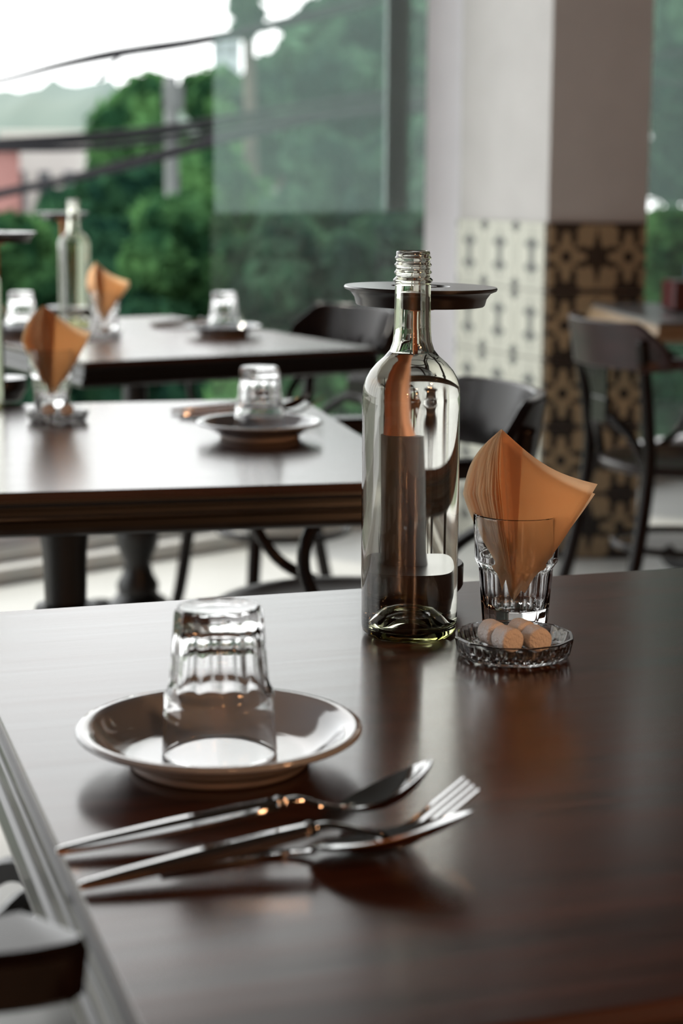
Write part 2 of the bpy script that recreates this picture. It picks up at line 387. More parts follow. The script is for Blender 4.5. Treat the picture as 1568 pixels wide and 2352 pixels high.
# pillar: prism with a frontal face and a face turned to the window, tiled below
pil = [(0.580, 5.262), (0.862, 5.275), (0.925, 5.80), (0.62, 6.00), (0.358, 5.715)]
def prism(poly, z0, z1):
    n = len(poly); vs = [(x, y, z0) for x, y in poly]+[(x, y, z1) for x, y in poly]
    return MB().add(vs, [tuple(range(n-1, -1, -1)), tuple(range(n, 2*n))]+[(i, (i+1) % n, (i+1) % n+n, i+n) for i in range(n)])
pl = struct(prism(pil, 0, 3.4).build('wall_pillar', M['plaster']), 'white plastered pillar with printed cement tiles on its lower part')
struct(MB().box((0.352, 5.83, 1.64), (0.075, 0.20, 3.12), WA).build('trim_6', M['jamb']), 'white upright frame between pillar and window')
def tiles(p0, p1, start, m):
    p0 = Vector((*p0, 0)); p1 = Vector((*p1, 0)); d = p1-p0; L = d.length; d.normalize(); nrm = Vector((d.y, -d.x, 0))
    TW, TH, g = 0.178, 0.195, 0.0015
    x = -start
    while x < L-0.004:
        xa, xb = max(x, 0), min(x+TW, L)
        if xb-xa > 0.01:
            for r in range(5):
                za, zb = 0.974-(r+1)*TH, 0.974-r*TH
                za = max(za, 0.001)
                A = p0+d*(xa+g); B = p0+d*(xb-g)
                vs = []
                for off in (0.001, 0.009):
                    for q, z in ((A, za+g), (B, za+g), (B, zb-g), (A, zb-g)):
                        vs.append(tuple(q+nrm*off+Vector((0, 0, z))))
                me = bpy.data.meshes.new('tile')
                fs = [(0, 3, 2, 1), (4, 5, 6, 7), (0, 1, 5, 4), (1, 2, 6, 5), (2, 3, 7, 6), (3, 0, 4, 7)]
                me.from_pydata(vs, [], fs); me.update(); me.materials.append(m)
                bm_fix(me)
                uv = me.uv_layers.new(name='UVMap')
                for poly in me.polygons:
                    for li in poly.loop_indices:
                        co = me.vertices[me.loops[li].vertex_index].co
                        s_ = (Vector((co.x, co.y, 0))-p0).dot(d)
                        uv.data[li].uv = ((s_-x)/TW, (co.z-(0.974-(r+1)*TH))/TH)
                o = bpy.data.objects.new('tile', me); COL.objects.link(o); o.parent = pl
        x += TW
tiles(pil[0], pil[1], 0.036, M['tile_shaded'])
tiles(pil[4], pil[0], 0.01, M['tile_lit'])
# warm ceiling lamps of the room, behind the photographer, plus lamps added for effect
def pendant(loc, label, watts=30):
    t = thing('pendant_lamp', label, 'lamp', loc, 0, 'warm pendant lamps behind the photographer')
    MB().tube([(0, 0, 0.12), (0, 0, 3.4-loc[2])], 0.004, 6, up=(0, 1, 0)).build('cord', M['iron'], t)
    MB().lathe([(0.02, 0.12), (0.05, 0.11), (0.13, 0.0), (0.127, 0.0), (0.047, 0.106), (0, 0.113)], 24).build('lamp_shade', M['iron'], t, True)
    warm_lamp('warm_light', (loc[0], loc[1], loc[2]+0.01), watts, 0.11)
pendant((0.55, -1.3, 2.05), 'black pendant lamp behind the photographer, left one')
pendant((1.7, -0.5, 2.05), 'black pendant lamp behind the photographer, middle one')
pendant((1.35, 0.35, 1.95), 'added black pendant lamp lighting the napkins from the right', 40)  # unseen lamp added to brighten the front of the napkins

pendant((-0.9, -3.25, 1.75), 'added black pendant lamp warming the back wall, left one', 38)  # unseen pair added to turn the back wall orange for the cutlery
pendant((0.9, -3.25, 1.75), 'added black pendant lamp warming the back wall, right one', 38)

# ------------------------------------------------------------------ tables
def ring_verts(L, D, out, z): return [(-out, -out, z), (L+out, -out, z), (L+out, D+out, z), (-out, D+out, z)]
def table_top(name, L, D, prof, m, me_edge, parent):
    """origin at the near-left corner of the top surface, x = length, y = depth; prof: (outset, dz)"""
    mb = MB(); rings = []; vs = []
    for o_, z in prof:
        rings.append(len(vs)); vs += ring_verts(L, D, o_, z)
    fs = [(rings[-1]+3, rings[-1]+2, rings[-1]+1, rings[-1])]
    for r0, r1 in zip(rings, rings[1:]):
        for j in range(4): fs.append((r0+j, r1+j, r1+(j+1) % 4, r0+(j+1) % 4))
    mb.add(vs, fs); e = mb.build('moulded_edge', me_edge, parent)
    t = MB().box((L/2, D/2, -0.0095), (L+0.0004, D+0.0004, 0.019)).build('table_top', m, parent, bevel=0.0012)
    return t
EDGE = [(-0.004, -0.0100), (0.0035, -0.0102), (0.0045, -0.013), (0.003, -0.0165), (0.0005, -0.018), (0.001, -0.0195), (0.0045, -0.0205),
        (0.0065, -0.026), (0.006, -0.029), (0.003, -0.030), (0.0035, -0.0315), (0.009, -0.033), (0.012, -0.040), (0.011, -0.046), (0.004, -0.050), (-0.03, -0.050)]
def baluster(c, h, square):
    mb = MB()
    if square:
        mb.lathe([(0, 0.03), (0.05, 0.03), (0.05, 0.06), (0.036, 0.08), (0.030, 0.12), (0.030, 0.36), (0.028, 0.50), (0.040, 0.505), (0.044, 0.515), (0.040, 0.527), (0.028, 0.53), (0.030, 0.60), (0.040, h), (0, h)], 24, c, 8)
    else:
        mb.lathe([(0, 0.03), (0.075, 0.03), (0.078, 0.10), (0.07, 0.14), (0.045, 0.17), (0.048, 0.19), (0.035, 0.215), (0.030, 0.24), (0.047, 0.28), (0.050, 0.31), (0.044, 0.34), (0.028, 0.37), (0.030, 0.40), (0.027, h), (0, h)], 28, c)
    return mb
def table(label, corner, yaw, L, D, square=True, group=None, m='wood', me='woodedge', legs=True):
    t = thing('dining_table', label, 'table', (corner[0], corner[1], 0.0), yaw, group)
    tt = MB()
    e = thing('x', None, None)
    bpy.data.objects.remove(e)
    top = table_top('table_top', L, D, EDGE, M[m], M[me], t)
    for c in t.children:
        c.location.z = 0.75
    cx, cy = L/2, D/2
    baluster((cx, cy, 0), 0.68, square).build('pedestal', M['iron'], t, True, auto=40)
    MB().box((cx, cy, 0.69), (0.5, 0.5, 0.018)).build('top_bracket', M['iron'], t)
    for k in range(4):
        a = PI/4+k*PI/2; ca, sa = math.cos(a), math.sin(a)
        pts = smooth_pts([(cx+ca*r, cy+sa*r, z) for r, z in ((0.03, 0.12), (0.10, 0.13), (0.18, 0.085), (0.26, 0.03), (0.31, 0.025), (0.335, 0.045), (0.32, 0.06))], 5)
        MB().sweep(pts, lambda i, q: [(-.016, -.014), (.016, -.014), (.016, .014), (0, .02), (-.016, .014)]).build('foot', M['iron'], t, False, bevel=0.003)
    return t
Y1 = math.radians(17.6)
table('dark brown dining table in front, carrying the full water bottle and the near plate', (-0.0685, 0.666), Y1, 0.90, 0.795)
table('dark dining table in the middle, beyond the near table', (0.105-0.80*math.cos(math.radians(12)), 2.097-0.80*math.sin(math.radians(12))), math.radians(12), 0.80, 0.81)
table('dark dining table farthest away, standing by the open window', (-0.486, 3.455), math.radians(30), 0.64, 1.0, square=False)
t4 = table('table with a pale wooden edge at the right edge of the photo', (0.775, 4.50), math.radians(6), 0.9, 0.7, square=False, m='greytop', me='lightwood')

# ------------------------------------------------------------------ bentwood chairs
def chair(label, loc, rz, m, arms=True, fwd=0.0, group='dark bentwood chairs', crest_m=None, dz=0.0, aw=1.0, sy=0.0):
    t = thing('bentwood_chair', label, 'chair', loc, rz, group); W_ = M[m]
    # seat
    MB().lathe([(0, 0.445), (0.195, 0.445), (0.205, 0.450), (0.207, 0.462), (0.200, 0.470), (0.185, 0.470), (0.178, 0.465), (0, 0.462)], 40).build('seat', M['seat'], t, True, auto=50)
    for sx in (-1, 1):
        MB().tube(smooth_pts([(sx*0.195, -0.275, 0.0), (sx*0.178, -0.215, 0.22), (sx*0.168, -0.18, 0.45), (sx*0.172, -0.187, 0.58), (sx*0.182, -0.205, 0.70), (sx*0.186, -0.212, 0.755)], 4),
                  lambda q: 0.017-0.004*q, 12, up=(0, 1, 0)).build('leg', W_, t, True)
        MB().tube(smooth_pts([(sx*0.150, 0.135, 0.45), (sx*0.160, 0.15, 0.30), (sx*0.178, 0.175, 0.10), (sx*0.195, 0.205, 0.0)], 4),
                  lambda q: 0.018-0.005*q, 12, up=(0, 1, 0)).build('leg', W_, t, True)
    MB().tube([(0.155*math.cos(a), 0.155*math.sin(a)-0.015, 0.27) for a in [2*PI*k/32 for k in range(32)]], 0.009, 8, True).build('ring_stretcher', W_, t, True)
    # inner arch carrying the splat
    MB().tube(smooth_pts([(-0.125, -0.165, 0.45), (-0.105, -0.185, 0.52), (-0.05, -0.215, 0.565), (0, -0.222, 0.575), (0.05, -0.215, 0.565), (0.105, -0.185, 0.52), (0.125, -0.165, 0.45)], 5),
              0.010, 10, up=(0, 1, 0)).build('arch', W_, t, True)
    MB().box((0, -0.224, 0.585), (0.085, 0.016, 0.06)).build('splat_block', W_, t, bevel=0.004)
    for k in range(5):
        u = (k-2)/2
        MB().sweep(smooth_pts([(u*0.032, -0.226, 0.605), (u*0.045, -0.234, 0.66), (u*0.085, -0.250, 0.712)], 4),
                   lambda i, q: [(-.0065-.003*q, -.004), (.0065+.003*q, -.004), (.0065+.003*q, .004), (-.0065-.003*q, .004)], up=(0, 1, 0)).build('slat', W_, t)
    # crest rail: curved board with sloped shoulders
    mb = MB(); vs = []; fs = []; n = 28
    for i in range(n+1):
        s_ = -1+2*i/n; a = s_*1.02
        x = 0.232*math.sin(a)/math.sin(1.02)*0.93; y0 = -0.262+0.110*(1-math.cos(a))/(1-math.cos(1.02))
        e = max(0, (abs(s_)-0.74)/0.26)
        zt = 0.790-0.052*e; zb = 0.687+0.012*e
        nx, ny = math.sin(a)*0.8, -1.0; L_ = math.hypot(nx, ny); nx /= L_; ny /= L_
        lean = -0.016
        th = 0.009
        vs += [(x-nx*th, y0-ny*th, zb), (x+nx*th, y0+ny*th, zb), (x+nx*th, y0+ny*th+lean, zt), (x-nx*th, y0-ny*th+lean, zt)]
    for i in range(n):
        q = 4*i
        for j in range(4): fs.append((q+j, q+(j+1) % 4, q+4+(j+1) % 4, q+4+j))
    fs += [(0, 1, 2, 3), (4*n+3, 4*n+2, 4*n+1, 4*n)]
    mb.add(vs, fs).build('crest_rail', M[crest_m or m], t, True, bevel=0.003, auto=50)
    if arms:
        for sx in (-1, 1):
            MB().sweep(smooth_pts([(sx*0.178, -0.215, 0.695+dz), (sx*0.205, -0.14, 0.703+dz), (sx*0.230, fwd-0.10, 0.707+dz), (sx*0.237, fwd-0.03, 0.707+dz), (sx*0.236, fwd-0.008, 0.707+dz), (sx*0.233, fwd, 0.706+dz)], 5),
                       lambda i, q: [(k1*(0.012+0.015*aw*min(1, q*1.4))*(1 if q < .90 else (.90 if q < .97 else .62)), k2) for k1, k2 in ((-1, -.010), (-.9, -.0125), (.9, -.0125), (1, -.010), (1, .008), (.8, .0125), (-.8, .0125), (-1, .008))]).build('arm', M[crest_m or m], t, True, bevel=0, auto=40)
            MB().tube(smooth_pts([(sx*0.224, -0.045+sy, 0.698+dz), (sx*0.230, 0.03+sy, 0.690+dz), (sx*0.232, 0.095+sy, 0.64+dz*.6), (sx*0.230, 0.11+sy*.8, 0.575), (sx*0.215, 0.07, 0.50), (sx*0.200, 0.01, 0.463)], 5),
                      0.0095, 10, up=(0, 1, 0)).build('arm_support', W_, t, True)
    return t
R_ = math.radians
chair('dark bentwood armchair at the far table with a light patch on its back rail', (-0.151, 4.30, 0), R_(122), 'chair')
chair('dark bentwood armchair behind the water bottle and orange napkins, at the middle table', (0.010, 2.66, 0), R_(102), 'chair')
chair('red brown bentwood armchair with fanned slats in front of the tiled pillar', (0.80, 4.17, 0), R_(-75), 'chair', crest_m='chair_red')
# chair of the near table: only its armrest and seat edge show in the lower left corner
_a = Y1+0.06-PI/2
def near_chair():
    tip = Vector((-0.116, 0.729, 0.0))            # right end of the near arm
    loc = (tip.x-0.232*math.sin(0)*0, tip.y, 0)
    # local arm tip is (+0.233, 0.125): solve for the seat centre
    lx, ly = 0.233, 0.130
    c, s = math.cos(_a), math.sin(_a)
    return (tip.x-(lx*c-ly*s), tip.y-(lx*s+ly*c), 0)
nc = chair('dark bentwood armchair whose black armrest fills the lower left corner of the photo', near_chair(), _a, 'chair', fwd=0.125, dz=0.066, aw=0.85, sy=-0.02)

# ------------------------------------------------------------------ tumbler, plate
def tumbler_meshes():
    out = [(0, 0.0012), (0.018, 0.0008, 1), (0.0235, 0, 1), (0.0252, 0.0012, 1), (0.0262, 0.004, 1), (0.0272, 0.016, 1), (0.0283, 0.030, 1), (0.0293, 0.042, 1), (0.0296, 0.046, 0.9),
           (0.0306, 0.0490, 0.45), (0.0322, 0.0515, 0.15), (0.0327, 0.0535, 0), (0.0325, 0.056, 0), (0.0333, 0.070, 0), (0.0343, 0.0868, 0), (0.0341, 0.0884, 0), (0.0334, 0.0890, 0), (0.0328, 0.0882, 0),
           (0.0318, 0.070, 0), (0.0306, 0.056, 0), (0.0292, 0.050, 0), (0.0276, 0.044, 0), (0.0262, 0.032, 0), (0.0248, 0.020, 0), (0.0225, 0.0155, 0), (0.016, 0.0135, 0), (0, 0.0130, 0)]
    return MB().lathe(out, 120, (0, 0, 0), 12)
def tumbler(label, loc, rz=0.0, inverted=False, group='clear glass tumblers'):
    t = tumbler_meshes().build('glass_tumbler', M['glass'], None, True, auto=32)
    t.location = loc
    if inverted: t.rotation_euler = (PI, 0, rz); t.location.z += 0.089
    else: t.rotation_euler = (0, 0, rz)
    tag(t, label, 'glass', group); return t
def copy_of(o, loc, label, rz=None, group=None):
    c = o.copy(); COL.objects.link(c); c.location = loc; c['label'] = label
    if rz is not None: c.rotation_euler[2] = rz
    if group: c['group'] = group
    return c
ZT = 0.7502
g1 = tumbler('upturned clear glass tumbler standing on the near plate', (-0.072, 1.052, ZT+0.0068), 0.15, True, 'upturned tumblers on plates')
def up(loc, label): return copy_of(g1, (loc[0], loc[1], ZT+0.0068+0.089), label, group='upturned tumblers on plates')
up((-0.110, 2.440), 'upturned glass tumbler on the plate of the middle table')
up((-0.260, 4.045), 'upturned glass tumbler on the right hand plate of the far table')
up((-0.700, 4.020), 'upturned glass tumbler at the left edge of the photo, on the far table')
def plate(label, loc, group):
    t = thing('plate', label, 'plate', loc, 0, group)
    prof = [(0, 0.0035), (0.049, 0.0035), (0.053, 0.0045), (0.064, 0.011), (0.075, 0.0175), (0.0830, 0.0195), (0.0850, 0.0210), (0.0850, 0.0225), (0.0835, 0.0236), (0.080, 0.0236),
            (0.0765, 0.0225), (0.0735, 0.0205), (0.070, 0.0160), (0.064, 0.0112), (0.057, 0.0078), (0.050, 0.0066), (0.035, 0.0064), (0, 0.0064)]
    MB().lathe(prof, 96).build('plate_body', M['plate'], t, True)
    MB().lathe([(0.0475, 0.0036), (0.0475, 0.0008), (0.0485, 0), (0.0515, 0), (0.0530, 0.0010), (0.0545, 0.0050), (0.050, 0.0040)], 72).build('foot_ring', M['foot'], t, True)
    return t
p1 = plate('pale grey saucer plate on the near table, under an upturned tumbler', (-0.072, 1.052, ZT), 'plates on the tables')
dup(p1, (-0.110, 2.440, ZT), label='pale plate on the middle table, under an upturned tumbler')
dup(p1, (-0.262, 4.050, ZT), label='pale plate at the right end of the far table, under a tumbler')
dup(p1, (-0.700, 4.020, ZT), label='pale plate on the far table at the left edge of the photo')

# ------------------------------------------------------------------ bottle of water
def bottle(label, loc, group='bottles of water'):
    t = thing('water_bottle', label, 'bottle', loc, 0, group)
    rings = [(0.0128, 0.2885), (0.0130, 0.2900), (0.0126, 0.2910)]
    outer = [(0, 0.020), (0.006, 0.0196), (0.012, 0.016), (0.018, 0.0085), (0.0235, 0.0022), (0.0285, 0.0), (0.0335, 0.0012), (0.0362, 0.0045), (0.0368, 0.010), (0.0368, 0.06), (0.0368, 0.183),
             (0.0362, 0.190), (0.0345, 0.1965), (0.0310, 0.2025), (0.0262, 0.2080), (0.0205, 0.2130), (0.0165, 0.2180), (0.0146, 0.2240), (0.0139, 0.232), (0.0135, 0.250), (0.0133, 0.2655),
             (0.0136, 0.2680), (0.0146, 0.2688), (0.0148, 0.2698), (0.0138, 0.2708), (0.0128, 0.2718), (0.0126, 0.2738), (0.0138, 0.2746), (0.0140, 0.2756), (0.0128, 0.2768), (0.0126, 0.2792),
             (0.0137, 0.2802), (0.0138, 0.2812), (0.0127, 0.2822), (0.0126, 0.2842), (0.0135, 0.2852), (0.0134, 0.2864), (0.0125, 0.2874), (0.0126, 0.2895), (0.0122, 0.2907),
             (0.0106, 0.2910), (0.0099, 0.2900), (0.0098, 0.265), (0.0102, 0.235), (0.0112, 0.2230), (0.0135, 0.2160), (0.0185, 0.2100), (0.0245, 0.2045), (0.0295, 0.1985), (0.0328, 0.1920),
             (0.0340, 0.185), (0.0343, 0.170), (0.0343, 0.020), (0.0335, 0.012), (0.0310, 0.0075), (0.0275, 0.0070), (0.0235, 0.0105), (0.019, 0.0170), (0.0135, 0.0225), (0.007, 0.0250), (0, 0.0255)]
    MB().lathe(outer, 96).build('bottle_glass', M['bottle'], t, True)
    e = 0.0002
    wtr = [(0, 0.0255-e), (0.007, 0.0250-e), (0.0135+e, 0.0225-e), (0.019+e, 0.0170-e), (0.0235+e, 0.0105-e), (0.0275, 0.0070-e), (0.0310+e, 0.0075-e), (0.0335+e, 0.012), (0.0343+e, 0.020), (0.0343+e, 0.170),
           (0.0340+e, 0.185), (0.0328+e, 0.1920), (0.0295+e, 0.1985), (0.0245+e, 0.2045), (0.0185+e, 0.2100), (0.0150, 0.2150), (0.0130, 0.2152), (0, 0.2150)]
    MB().lathe(wtr, 96).build('water', M['water'], t, True, auto=50)
    return t
b1 = bottle('clear glass water bottle with threaded neck on the near table, in focus', (0.0520, 1.370, ZT))
dup(b1, (-0.545, 2.74, ZT), label='water bottle at the left edge of the photo on the middle table')
dup(b1, (-0.628, 4.33, ZT), label='water bottle on the far table beside the window napkins')

# ------------------------------------------------------------------ cordless table lamps (disc head, copper stem, round base)
def lamp(label, loc, tilt=0.0, group='black disc table lamps'):
    t = thing('table_lamp', label, 'lamp', loc, 0, group); t.rotation_euler = (0, tilt, 0)
    MB().lathe([(0, 0), (0.030, 0), (0.033, 0.002), (0.0350, 0.009), (0.0400, 0.0150), (0.0412, 0.0175), (0.0412, 0.0340), (0.0400, 0.0355), (0.010, 0.0355), (0, 0.0360)], 64).build('base', M['lamp'], t, True, auto=35)
    st = MB().lathe([(0.0085, 0.0356), (0.0080, 0.045), (0.0078, 0.138), (0.0066, 0.1385), (0, 0.1385)], 24).build('stem', M['stemgrey'], t, True, auto=40)
    MB().lathe([(0.0056, 0.1380), (0.0046, 0.150), (0.0044, 0.236), (0.0062, 0.2445)], 24).build('stem_upper', M['copper'], t, True)
    MB().lathe([(0, 0.2440), (0.0505, 0.2440), (0.0515, 0.2450), (0.0528, 0.2500), (0.0560, 0.2545), (0.0606, 0.2565), (0.0612, 0.2580), (0.0606, 0.2592), (0.0235, 0.2594), (0.0225, 0.2575), (0.0135, 0.2575), (0.0130, 0.2594), (0, 0.2594)], 96).build('disc_head', M['lamp'], t, True, auto=35)
    MB().lathe([(0, 0.240), (0.011, 0.2405), (0.016, 0.2439), (0, 0.2439)], 24).build('switch_cap', M['copper'], t, True)
    return t
l1 = lamp('black table lamp with a wide disc head, standing behind the near bottle', (0.0585, 1.472, ZT), 0.014)
dup(l1, (-0.532, 2.845, ZT), label='black disc lamp cut off by the left edge, on the middle table')
dup(l1, (-0.668, 4.425, ZT), label='black disc lamp on the far table behind its bottle')
for o in list(COL.objects):
    if o.name.startswith('table_lamp.'): o.rotation_euler = (0, 0.0, 0)

# ------------------------------------------------------------------ crystal dish with tissue pellets
def dish(label, loc, group='small pressed glass dishes'):
    n = 12; t = thing('glass_dish', label, 'dish', loc, 0.2, group)
    MB().lathe([(0, 0.0006), (0.030, 0.0006), (0.036, 0, .7), (0.0400, 0.0012, .7), (0.0420, 0.004, .7), (0.0436, 0.011, .7), (0.0444, 0.0152, .7), (0.0438, 0.0160, .7), (0.0420, 0.0158, .7),
                (0.0406, 0.0100, .7), (0.0385, 0.0062, 0.8), (0.036, 0.0052), (0, 0.0050)], 120, (0, 0, 0), n).build('dish_body', M['crystal'], t, True, auto=30)
    mb = MB()
    for k in range(40):                       # cut prisms round the wall
        a = 2*PI*k/40; r = 0.0432; ca, sa = math.cos(a), math.sin(a); tx, ty = -sa, ca
        rr = r*math.cos(PI/n)/math.cos((a % (2*PI/n))-PI/n)-0.0012
        vs = []
        for z, kk in ((0.0035, 0.96), (0.0130, 1.005)):
            for e_, o in ((-0.0028, 0), (0, 0.0014), (0.0028, 0)):
                q = rr*kk+o; vs.append((ca*q+tx*e_, sa*q+ty*e_, z))
        c0 = (ca*(rr-0.001), sa*(rr-0.001), 0.007)
        vs.append(c0)
        mb.add(vs, [(0, 1, 4, 3), (1, 2, 5, 4), (0, 6, 1), (1, 6, 2), (3, 4, 6), (4, 5, 6), (0, 3, 6), (2, 6, 5)])
    tag(mb.build('cut_pattern', M['crystal'], t), None, None, kind='stuff')
    mb = MB()
    for k in range(9):
        x = -0.032+k*0.008; h = math.sqrt(0.036**2-x*x)
        mb.add([(x-.003, -h, .0051), (x+.003, -h, .0051), (x, -h, .0064), (x-.003, h, .0051), (x+.003, h, .0051), (x, h, .0064)], [(0, 1, 2), (5, 4, 3), (0, 3, 4, 1), (1, 4, 5, 2), (2, 5, 3, 0)])
    tag(mb.build('ribbed_floor', M['crystal'], t), None, None, kind='stuff')
    return t
d1 = dish('round cut glass dish holding white tissue pellets, beside the near bottle', (0.1265, 1.306, ZT))
dup(d1, (-0.405, 2.600, ZT), label='small glass dish in front of the napkin tumbler on the middle table')
dup(d1, (-0.522, 3.985, ZT), label='small glass dish in front of the napkin tumbler on the far table')
def pellet(label, c, az, r=0.0092, L=0.0165, first=None):
    if first is None:
        rs = random.Random(5); mb = MB(); prof = [(0, -L/2-0.0006), (r*0.6, -L/2-0.0004), (r*0.92, -L/2), (r, -L/2+0.0012)]
        for k in range(1, 8): prof.append((r*(1+0.025*math.sin(k*2.1)), -L/2+0.0012+k*(L-0.0024)/8))
        prof += [(r, L/2-0.0012), (r*0.92, L/2), (r*0.6, L/2+0.0004), (0, L/2+0.0006)]
        mb.lathe(prof, 40)
        mb.v = [(x*(1+0.012*math.sin(9*math.atan2(y, x)+z*700)), y*(1+0.012*math.sin(7*math.atan2(y, x))), z) for x, y, z in mb.v]
        o = mb.build('tissue_pellet', M['pellet'], None, True)
    else: o = first.copy(); COL.objects.link(o)
    o.location = c; o.rotation_euler = (PI/2, 0, az)
    tag(o, label, 'tissue', 'white compressed tissue pellets in glass dishes'); return o
zp = ZT+0.0064+0.0096
f1 = pellet('white tissue pellet in the near dish, front left with its end showing', (0.1205, 1.290, zp), 0.50)
pellet('white tissue pellet in the near dish, at the back left', (0.1115, 1.3085, zp), 0.42, first=f1)
pellet('white tissue pellet in the near dish, front right facing the camera', (0.1415, 1.2925, zp), 0.30, first=f1)
pellet('white tissue pellet in the near dish, at the back right', (0.1330, 1.3120, zp), 0.45, first=f1)
pellet('left one of two tissue pellets in the middle table dish', (-0.418, 2.598, zp), -0.05, first=f1)
pellet('right one of two tissue pellets in the middle table dish', (-0.392, 2.598, zp), 0.02, first=f1)
pellet('tissue pellet in the glass dish on the far table', (-0.515, 3.985, zp), 0.1, first=f1)

# ------------------------------------------------------------------ tumblers holding napkins
NG = (0.1365, 1.401)
n1 = tumbler('clear glass tumbler holding the orange napkins on the near table', (NG[0], NG[1], ZT), 0.1, False, 'tumblers holding napkins')
copy_of(n1, (-0.436, 2.745, ZT), 'glass tumbler holding orange napkins on the middle table', 0.3)
copy_of(n1, (-0.535, 4.145, ZT), 'glass tumbler holding orange napkins on the far table', 0.2)
def napkin_mesh(k, N, T, Rr, L0, L1, B):
    """k-th sheet: upper corner T, right corner Rr, lower corner B, left corner from L0 to L1; creased down T-B"""
    q = k/(N-1); back = 0.0075*q
    T = Vector(T)+Vector((-0.0005*q-0.0003*(k % 2), back*0.5, -0.001*q)); B = Vector(B)+Vector((-0.004*q, back*0.25, 0.0004*k))
    Rv = Vector(Rr)+Vector((0.0015*math.sin(k), back*0.8, -0.0085*q)); L = Vector(L0).lerp(Vector(L1), q)
    n = 14; vs = []; fs = []; idx = {}
    for i in range(n+1):
        for j in range(n+1):
            s, t = i/n, j/n
            if s >= t:
                if 0 < k < N-1: s = t+(s-t)*0.22
                p = T*(1-s)+B*t+Rv*(s-t); d = (s-t)
                p += Vector((0, 1, 0))*(-0.010*math.sin(PI*min(1, d))*(1-0.3*t)) + Vector((-0.3, 0, -1))*(0.006*math.sin(PI*d)*(1-t))
                p += Vector((0, -1, 0))*0.006*max(0, d-0.75)*4
                p += Vector((0.0, 0.018*d*d, 0))
            else:
                p = T*(1-t)+B*s+L*(t-s); d = t-s
                p += Vector((-0.0035*math.sin(PI*d)*(0.4+q)*(1-s), 0, 0.004*math.sin(PI*d)))
                p += Vector((0.0007*math.sin(6*t+k*1.7)*d, 0, 0))
            idx[i, j] = len(vs); vs.append(tuple(p))
    for i in range(n):
        for j in range(n):
            fs.append((idx[i, j], idx[i+1, j], idx[i+1, j+1], idx[i, j+1]))
    mb = MB(); mb.v = vs; mb.f = fs; return mb
def napkins(N, corners, base, off, rz, labels, group, protos=None):
    res = []
    for k in range(N):
        if protos is None:
            mb = napkin_mesh(k, N, *corners)
            mb.v = [(x-base[0], y-base[1], z-base[2]) for x, y, z in mb.v]
            o = mb.build('paper_napkin', M['napkin'], None, True)
            sd = o.modifiers.new('thickness', 'SOLIDIFY'); sd.thickness = 0.00022; sd.offset = 0
        else: o = protos[k].copy(); COL.objects.link(o)
        o.location = off; o.rotation_euler = (0, 0, rz)
        tag(o, labels[0] if k == 0 else labels[2] if k == N-1 else labels[1], 'napkin', group); res.append(o)
    return res
CN = ((0.1215, 1.385, 0.9065), (0.1960, 1.376, 0.8640), (0.1205, 1.3665, 0.861), (0.0940, 1.4120, 0.8520), (0.1345, 1.3965, 0.7675))
NB = (NG[0], NG[1], ZT)
NN = 13
np1 = napkins(NN, CN, NB, (NG[0], NG[1], ZT), 0, ('front orange paper napkin in the near tumbler, its broad smooth face showing',
     'thin orange napkin layer inside the stack in the near tumbler', 'rearmost orange paper napkin of the stack in the near tumbler'), 'orange napkins in the near tumbler')
napkins(NN, None, None, (-0.436, 2.745, ZT), 0.50, ('front orange napkin in the tumbler on the middle table', 'orange napkin layer inside the stack on the middle table', 'rearmost orange napkin of the stack on the middle table'),
        'orange napkins on the middle table', np1)
napkins(NN, None, None, (-0.535, 4.145, ZT), -0.05, ('front orange napkin in the tumbler on the far table', 'orange napkin layer inside the stack on the far table', 'rearmost orange napkin of the stack on the far table'),
        'orange napkins on the far table', np1)

# ------------------------------------------------------------------ cutlery
def handle(tail, collar, neck_end, w=0.0042):
    """faceted tapering handle"""
    tail, collar = Vector(tail), Vector(collar)
    mb = MB(); pts = [tail.lerp(collar, q) for q in (0, .03, .2, .5, .8, 1)]
    rs = [0.0016, 0.0024, 0.0034, 0.0041, 0.0041, 0.0034]
    mb.sweep(pts, lambda i, t: [(rs[i]*a_*1.12, rs[i]*b_*0.95) for a_, b_ in ((.30, 1), (.86, .30), (1, -.70), (.7, -1), (-.7, -1), (-1, -.70), (-.86, .30), (-.30, 1))])
    return mb
def neck(collar, mids, end):
    col = Vector(collar); pts = smooth_pts([col]+[Vector(q) for q in mids]+[Vector(end)], 6)
    mb = MB()
    d = (pts[1]-pts[0]).normalized()
    mb.sweep([col-d*0.0012, col, col+d*0.0030, col+d*0.0042], lambda i, t: [((.0050, .0054, .0052, .0034)[i]*.9*math.cos(2*PI*k/8), (.0050, .0054, .0052, .0034)[i]*.8*math.sin(2*PI*k/8)) for k in range(8)])
    mb.sweep(pts, lambda i, t: [((0.0026+0.0016*t)*math.cos(2*PI*k/10), (0.0022-0.0008*t)*math.sin(2*PI*k/10)) for k in range(10)])
    return mb
